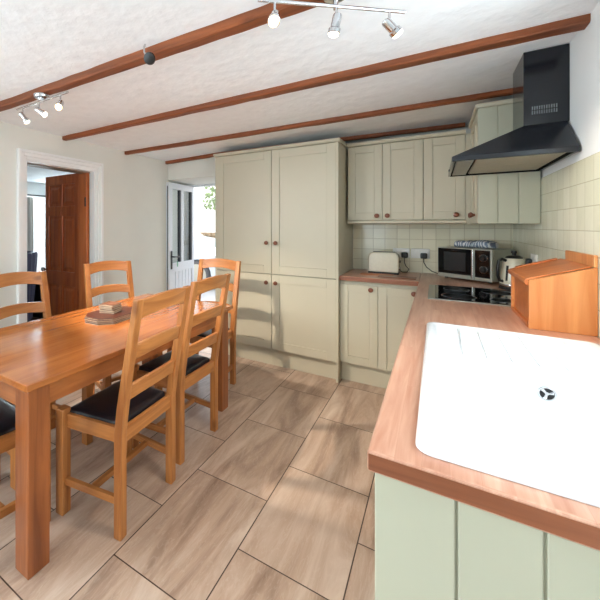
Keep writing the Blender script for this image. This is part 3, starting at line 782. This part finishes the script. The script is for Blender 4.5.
# ------------------------------------------------------------------ placemats and coasters
def mat_poly(w,h,cut):
    return [(-w/2+cut,-h/2),(w/2-cut,-h/2),(w/2,-h/2+cut),(w/2,h/2-cut),(w/2-cut,h/2),(-w/2+cut,h/2),(-w/2,h/2-cut),(-w/2,-h/2+cut)]
def order(i,n):
    return 'topmost' if i==n-1 else 'lowest' if i==0 else ['second','third','fourth','fifth','sixth'][i-1]+' from the bottom'
z=.7402;n=5
for i in range(n):
    r=thing('placemat','dark octagonal placemat, %s in its stack on the pine table'%order(i,n),'placemat',(-1.705+random.uniform(-.006,.006),1.555+random.uniform(-.006,.006),z),rad(4+random.uniform(-2,2)),'placemats stacked on the table')
    MB().prism(mat_poly(.235,.34,.065),'z',0,.0030).build('backing',M_cork,r,world=False)
    MB().prism(mat_poly(.233,.338,.065),'z',.0031,.0066).build('face',M_mat,r,world=False)
    z+=.0068
n=5
for i in range(n):
    r=thing('coaster','small square coaster, %s in the stack on the placemats'%order(i,n),'coaster',(-1.725+random.uniform(-.004,.004),1.56+random.uniform(-.004,.004),z),rad(12+random.uniform(-6,6)),'coasters stacked on the placemats')
    MB().box(-.05,.05,-.05,.05,0,.0075).build('backing',M_cork,r,world=False,bevel=.001)
    MB().box(-.0495,.0495,-.0495,.0495,.0076,.0108).build('face',M_coast,r,world=False,bevel=.001)
    z+=.0110

# ------------------------------------------------------------------ spotlight bars
def track(lab,p0,p1,mount,heads):
    r=thing('spotlight_bar',lab,'light',mount,group='ceiling spotlight bars')
    zt=HC(mount[0])-.037;zb_=p0[2]
    MB().lathe([(.043,0),(.043,.010),(.039,.018),(.02,.020)],(mount[0],mount[1],zt),(0,0,-1),28).build('canopy',M_chrome,r,smooth=40)
    MB().cyl((mount[0],mount[1],zt-.018),(mount[0],mount[1],zb_),.008,n=12).build('stem',M_chrome,r,smooth=40)
    MB().cyl(p0,p1,.006,n=12).build('bar',M_chrome,r,smooth=40)
    for (t,dirn,mat,power,col) in heads:
        a=Vector(p0)+(Vector(p1)-Vector(p0))*t
        d_=Vector(dirn).normalized();b_=a+Vector((0,0,-.05))
        hd=MB().cyl(a,b_,.004,n=10).lathe([(.006,-.026),(.013,-.022),(.015,-.016),(.015,.02),(.020,.024),(.020,.036),(.018,.038)],b_,d_,22).build('spot_head',M_chrome,r,smooth=40)
        MB().lathe([(.0165,.034),(.0172,.039),(.0165,.044),(.011,.049),(.004,.050)],b_,d_,20).build('bulb',mat,hd,smooth=60)
        l=bpy.data.lights.new('spot',type='SPOT');l.energy=power;l.color=col;l.spot_size=rad(70 if power>20 else 105);l.spot_blend=.7;l.shadow_soft_size=.02
        lo=bpy.data.objects.new('spot_lamp',l);COL.objects.link(lo);lo.location=b_+d_*.085
        lo.rotation_euler=d_.to_track_quat('-Z','Y').to_euler()
    return r
WARM=(1,.87,.72);SPOT=110
track('chrome three spotlight bar nearest the internal doorway, below the front beam',(-2.163,1.195,2.04),(-1.645,1.187,2.04),(-1.90,1.195,2.08),
      [(.13,(.30,.52,-.80),M_bulbN,SPOT,WARM),(.47,(.75,.5,-.6),M_bulbN,14,WARM),(.87,(.45,-.62,-.75),M_bulbW,10,WARM)])
track('chrome three spotlight bar over the middle of the kitchen floor',(-.485,1.068,2.06),(-.09,1.41,2.06),(-.285,1.262,2.12),
      [(.11,(.15,-.62,-.75),M_bulbW,10,WARM),(.52,(-.25,.1,-1),M_bulbN,22,WARM),(.89,(.5,.40,-.6),M_bulbN,22,WARM)])
# hook on the front beam
r=thing('beam_hook','small chrome clip holding a black disc on the front beam','hook',(-1.07,1.18,2.1))
MB().tube([(-1.085,1.183,2.134),(-1.085,1.176,2.12),(-1.082,1.174,2.095),(-1.07,1.18,2.07)],.0045,10).build('clip',M_chrome,r,smooth=60)
MB().lathe([(.008,-.006),(.022,-.002),(.027,.006),(.025,.014),(.01,.018)],(-1.058,1.186,2.066),(.25,-.8,-.5),24).build('disc',M_black,r,smooth=50)

# ------------------------------------------------------------------ worktop things
# toaster
r=thing('toaster','cream two slice toaster on the back worktop','toaster',(-.385,3.53,.9))
def tprof(s,zb_):
    pts=[(-.118*s,.016),(-.12*s,.10)]
    for i in range(7):
        a=rad(180-90*i/6);pts.append((-.075*s+.045*s*cos(a),.135+.055*s*sin(a)))
    for i in range(7):
        a=rad(90-90*i/6);pts.append((.075*s+.045*s*cos(a),.135+.055*s*sin(a)))
    pts+=[(.12*s,.10),(.118*s,.016)]
    return [(p[0]-.385,p[1]+.9) for p in pts]
MB().prism(tprof(1,0),'y',3.455,3.605).build('body',M_cream,r,bevel=.012,seg=3)
MB().box(-.505,-.265,3.458,3.602,.901,.917).build('base',M_black,r,bevel=.004)
for y in (3.505,3.555):MB().box(-.47,-.30,y-.012,y+.012,1.085,1.0915).build('slot',M_black,r)
MB().box(-.267,-.255,3.515,3.545,1.0,1.02).build('lever',M_black,r,bevel=.003)
MB().lathe([(.014,0),(.014,.008),(.011,.012)],(-.267,3.53,.95),(1,0,0),16).build('browning_knob',M_chrome,r,smooth=40)
# boards in front of the toaster
tag(MB().box(-.55,-.30,3.33,3.44,.9006,.907).build('chopping_board',M_bint,None,bevel=.003),'thin pale wooden board lying in front of the toaster','board')
M_slate=wood('dark board wood',(120,72,48),(150,96,66),'X',.35,.2,None,1)
tag(MB().box(-.40,-.13,3.22,3.36,.9006,.906).build('chopping_board',M_slate,None,bevel=.003),'darker wooden board on the worktop just left of the microwave','board')
# sockets
def socket_back(x0,x1,lab,sw):
    r=thing('wall_socket',lab,'socket',((x0+x1)/2,YB-.009,1.073),group='white wall sockets')
    MB().box(x0,x1,YB-.018,YB-.0085,1.03,1.116).build('plate',M_white,r,bevel=.003)
    for x in sw:MB().box(x-.007,x+.007,YB-.021,YB-.018,1.088,1.106).build('switch',M_white,r,bevel=.001)
socket_back(-.335,-.20,'white double wall socket half behind the toaster',(-.31,-.225))
socket_back(-.19,-.045,'white double wall socket between the toaster and the microwave',(-.165,-.07))
def plug(lab,x,cord):
    r=thing('plug',lab,'plug',(x,YB-.02,1.06),group='black plugs')
    MB().box(x-.026,x+.026,YB-.048,YB-.0195,1.03,1.08).build('body',M_black,r,bevel=.01,seg=3)
    MB().tube(cord,.0035,8).build('cord',M_black,r,smooth=60)
plug('black plug beside the toaster with its lead curling down',-.238,[(-.238,YB-.04,1.03),(-.238,YB-.06,.99),(-.225,YB-.08,.96),(-.20,YB-.10,.935),(-.215,YB-.12,.91),(-.25,YB-.13,.91),(-.27,YB-.135,.925)])
plug('black plug left of the microwave with a long lead',-.09,[(-.09,YB-.04,1.03),(-.09,YB-.055,1.0),(-.07,YB-.06,.96),(-.03,YB-.06,.925),(.02,YB-.06,.906),(.07,YB-.05,.905)])
r=thing('wall_socket','white socket on the right wall tiles behind the kettle','socket',(XR-.009,2.97,1.1),group='white wall sockets')
MB().box(XR-.018,XR-.0085,2.90,3.05,1.06,1.146).build('plate',M_white,r,bevel=.003)
MB().box(XR-.021,XR-.018,2.915,2.93,1.118,1.136).build('switch',M_white,r,bevel=.001)
r=thing('plug','black plug in the right wall socket above the bread bin','plug',(XR-.02,3.01,1.09),group='black plugs')
MB().box(XR-.048,XR-.0195,2.985,3.035,1.065,1.115).build('body',M_black,r,bevel=.01,seg=3)
MB().tube([(XR-.04,3.01,1.065),(XR-.04,3.01,1.0),(XR-.03,3.02,.93),(XR-.025,3.05,.905)],.0035,8).build('cord',M_black,r,smooth=60)
# microwave, turned in the corner
A=Vector((.015,3.50,0));B=Vector((.338,3.275,0));e=(B-A).normalized();W=(B-A).length
mw=thing('microwave','silver and black microwave turned across the worktop corner','microwave',(A.x,A.y,.9),math.atan2(e.y,e.x))
zl,zh=.014,.25
M_mw=plain('silver grey casing',(176,176,164),.35,metal=.35)
MB().box(0,W,.012,.262,zl,zh).build('casing',M_mw,mw,bevel=.004,world=False)
dw=W*.70
o=MB().box(.0,dw,-.006,.0115,zl,zh).build('door',M_mw,mw,bevel=.003,world=False)
MB().box(.006,dw-.018,-.0085,-.0055,zl+.03,zh-.008).build('door_glass',M_bglass,o,bevel=.001,world=False)
M_scr=plain('microwave window mesh',(44,47,50),.15)
MB().box(.05,dw-.06,-.0092,-.0084,zl+.055,zh-.035).build('window_mesh',M_scr,o,world=False)
MB().box(dw-.016,dw-.004,-.018,-.006,zl+.01,zh-.006).build('door_handle',M_chrome,o,bevel=.002,world=False)
o=MB().box(dw+.002,W,-.006,.0115,zl,zh).build('control_panel',M_mw,mw,bevel=.003,world=False)
MB().box(dw+.006,W-.012,-.0085,-.0055,zl+.025,zh-.01).build('panel_glass',M_bglass,o,bevel=.001,world=False)
for z in (.10,.185):
    kk=MB().lathe([(.026,0),(.026,.002),(.022,.003),(.019,.016),(.017,.018),(.003,.0185)],((dw+W)/2+.004,-.0088,z),(0,-1,0),24).build('dial',M_black,o,smooth=40,world=False)
    MB().lathe([(.027,0),(.027,.002),(.0255,.002),(.0255,0)],((dw+W)/2+.004,-.0088,z),(0,-1,0),28).build('dial_ring',M_chrome,kk,world=False)
for x in (.04,W-.04):
    for y in (.04,.22):MB().cyl((x,y,0.0005),(x,y,zl),.012,n=12).build('foot',M_black,mw,world=False)
# folded towels on the microwave
mid=A+e*(W*.52)+Vector((-e.y,e.x,0))*.12
def cloth(lab,u0,u1,z0,hh,mat,seed):
    rn=random.Random(seed);mb=MB()
    n=12;rings=[]
    for i in range(n+1):
        q=i/n;x=u0+(u1-u0)*q
        e_=.75+.25*sin(pi*min(1,max(0,q*1.0)))**.4
        w=.075*e_;hz=hh*(.8+.2*rn.random())*e_
        ring=[]
        for k_ in range(14):
            a=2*pi*k_/14;ring.append((x,.14+w*math.copysign(abs(cos(a))**.5,cos(a)),z0+hz/2+hz/2*math.copysign(abs(sin(a))**.6,sin(a))))
        rings.append(ring)
    mb.loft(rings)
    o=mb.build('tea_towel',mat,None,smooth=60);o.location=(A.x,A.y,.9);o.rotation_euler=(0,0,math.atan2(e.y,e.x))
    tag(o,lab,'tea towel',group='towels on the microwave')
cloth('folded blue and white tea towel on the left of the microwave top',.07,.20,.2515,.056,M_check,1)
cloth('folded blue and white tea towel on the right of the microwave top',.205,.325,.2515,.064,M_check,2)
# kettle
kx,ky=.43,3.105
r=thing('kettle','cream jug kettle with dark handle beside the microwave','kettle',(kx,ky,.9))
MB().lathe([(.075,.001),(.078,.004),(.078,.016),(.07,.02)],(kx,ky,.9),n=32).build('power_base',M_black,r,smooth=40)
MB().lathe([(.072,.021),(.0745,.024),(.0745,.036),(.0735,.038)],(kx,ky,.9),n=32).build('collar',M_chrome,r,smooth=40)
MB().lathe([(.0735,.038),(.073,.06),(.066,.12),(.056,.18),(.05,.2),(.046,.206)],(kx,ky,.9),n=36).build('body',M_cream,r,smooth=50)
MB().lathe([(.046,.206),(.044,.214),(.03,.222),(.012,.225),(.011,.236),(.016,.244),(.014,.255),(.004,.258)],(kx,ky,.9),n=28).build('lid',M_black,r,smooth=50)
u=Vector((-.86,-.50,0)).normalized()
def K(rr,z):return Vector((kx,ky,.9+z))+u*rr
MB().tube([K(.05,.19),K(.075,.2),K(.096,.188),K(.102,.14),K(.101,.09),K(.092,.06),K(.071,.055)],.0095,12).build('handle',M_black,r,smooth=60)
v_=Vector((.3,-.95,0)).normalized()
vp=-u
MB().hexa([Vector((kx,ky,.9))+vp*.05+Vector((-vp.y,vp.x,0))*.02+Vector((0,0,.16)),Vector((kx,ky,.9))+vp*.05-Vector((-vp.y,vp.x,0))*.02+Vector((0,0,.16)),Vector((kx,ky,.9))+vp*.082-Vector((-vp.y,vp.x,0))*.008+Vector((0,0,.198)),Vector((kx,ky,.9))+vp*.082+Vector((-vp.y,vp.x,0))*.008+Vector((0,0,.198)),
          Vector((kx,ky,.9))+vp*.045+Vector((-vp.y,vp.x,0))*.022+Vector((0,0,.2)),Vector((kx,ky,.9))+vp*.045-Vector((-vp.y,vp.x,0))*.022+Vector((0,0,.2)),Vector((kx,ky,.9))+vp*.085-Vector((-vp.y,vp.x,0))*.009+Vector((0,0,.204)),Vector((kx,ky,.9))+vp*.085+Vector((-vp.y,vp.x,0))*.009+Vector((0,0,.204))]).build('spout',M_cream,r)
MB().box(-.006,.006,-.002,.002,0,.1,Matrix.Translation(Vector((kx,ky,.96))+Vector((-.62,-.78,0)).normalized()*.0715)@Matrix.Rotation(math.atan2(-.78,-.62)+pi/2,4,'Z')@Matrix.Rotation(rad(-5),4,'X')).build('water_gauge',M_black,r)
# bread bin
r=thing('bread_bin','pine bread bin with a sloping top on the worktop behind the sink','bread bin',(.41,2.1,.9))
gx0,gx1=.316,XR-.0095;gy0,gy1=1.95,2.37
def zt(x):return 1.098+(x-gx0)*.33
for ya_,yb_ in ((gy0,gy0+.016),(gy1-.016,gy1)):
    MB().prism([(gx0,.9005),(gx1,.9005),(gx1,zt(gx1)),(gx0,zt(gx0))],'y',ya_,yb_).build('side_panel',M_bin,r,bevel=.002)
MB().box(gx0,gx1-.001,gy0+.017,gy1-.017,.9005,.915).build('bottom_board',M_bint,r)
MB().prism([(gx0+.012,.9155),(gx0+.026,.9155),(gx0+.026,zt(gx0+.026)-.016),(gx0+.012,zt(gx0+.012)-.016)],'y',gy0+.017,gy1-.017).build('front_board',M_bint,r)
lp=[(gx0+.004,zt(gx0)-.026),(gx0-.008,zt(gx0)-.02),(gx0-.012,zt(gx0)-.008),(gx0-.008,zt(gx0)+.003),(gx0,zt(gx0)+.007),(gx1-.012,zt(gx1-.012)+.007),(gx1-.012,zt(gx1-.012)+.0006),(gx0+.03,zt(gx0+.03)+.0006),(gx0+.02,zt(gx0)-.012)]
MB().prism(lp,'y',gy0+.017,gy1+.004).build('lid',M_bint,r,bevel=.002,smooth=30)
MB().prism([(gx0+.015,zt(gx0+.015)+.0072),(gx1-.03,zt(gx1-.03)+.0072),(gx1-.03,zt(gx1-.03)+.015),(gx0+.015,zt(gx0+.015)+.013)],'y',gy1-.03,gy1+.004).build('lid_rim',M_bint,r,bevel=.003)
MB().box(gx1-.011,gx1,gy0,gy1-.06,zt(gx1)+.0005,1.208).build('back_board',M_bin,r,bevel=.002)

# ------------------------------------------------------------------ light
def area(name,loc,size,dirn,power,col=(1,1,1)):
    l=bpy.data.lights.new(name,'AREA');l.shape='RECTANGLE';l.size,l.size_y=size;l.energy=power;l.color=col
    o=bpy.data.objects.new(name,l);COL.objects.link(o);o.location=loc
    o.rotation_euler=Vector(dirn).to_track_quat('-Z','Z').to_euler();return o
DAY=(.84,.93,1.0)
area('daylight_sink_window',(XR+.30,(SW0+SW1)/2,1.62),(1.05,.9),(-1,0,-.35),27,DAY)
area('fill_rear_window',((RW0+RW1)/2,YN-.3,1.3),(1.3,1.4),(0,1,-.1),38,DAY)  # fill lamp behind the invented rear window, evens out the room
area('fill_left_window',(XL-.35,(WL0+WL1)/2,1.45),(1.5,1.0),(1,.4,-.3),72,(.74,.87,1.0))  # cool fill lamp outside the unseen, added left window
area('daylight_next_room',(AX-.3,3.3,1.2),(.8,1.15),(1,-.1,-.1),50,DAY)
#area('daylight_outside_door',(-2.4,4.6,1.25),(.9,1.5),(.1,-1,-.25),34,DAY)
sl=bpy.data.lights.new('hazy_sun','SUN');sl.energy=2.0;sl.angle=rad(25);sl.color=(.96,.98,1)
so=bpy.data.objects.new('hazy_sun',sl);COL.objects.link(so);so.location=(-3,8,6);so.rotation_euler=Vector((.18,-1,-.72)).to_track_quat('-Z','Y').to_euler()
wd=bpy.data.worlds.new('world');S.world=wd;wd.use_nodes=True
nt=wd.node_tree;bg=nt.nodes['Background']
sky=nt.nodes.new('ShaderNodeTexSky');sky.sky_type='PREETHAM' if hasattr(sky,'turbidity') and False else 'NISHITA'
sky.sun_disc=False;sky.sun_elevation=rad(38);sky.sun_rotation=rad(200);sky.air_density=1.5;sky.dust_density=4
mixn=nt.nodes.new('ShaderNodeMix');mixn.data_type='RGBA';mixn.inputs['Factor'].default_value=.9;mixn.inputs['B'].default_value=(.95,.97,1,1)
nt.links.new(sky.outputs[0],mixn.inputs['A']);nt.links.new(mixn.outputs['Result'],bg.inputs['Color'])
bg.inputs['Strength'].default_value=1.25

# ------------------------------------------------------------------ camera
cam=bpy.data.cameras.new('camera');co=bpy.data.objects.new('camera',cam);COL.objects.link(co);S.camera=co
fpx=math.sqrt((436-200)*(200+330))
co.location=(0,0,1.32);co.rotation_euler=(rad(90),0,math.atan((436-200)/fpx))
cam.sensor_width=36;cam.lens=fpx/600*36;cam.shift_x=100/600;cam.shift_y=-74/600;cam.clip_start=.02
S.view_settings.view_transform='Standard';S.view_settings.look='None';S.view_settings.gamma=1;S.view_settings.exposure=.42
S.view_settings.use_curve_mapping=False
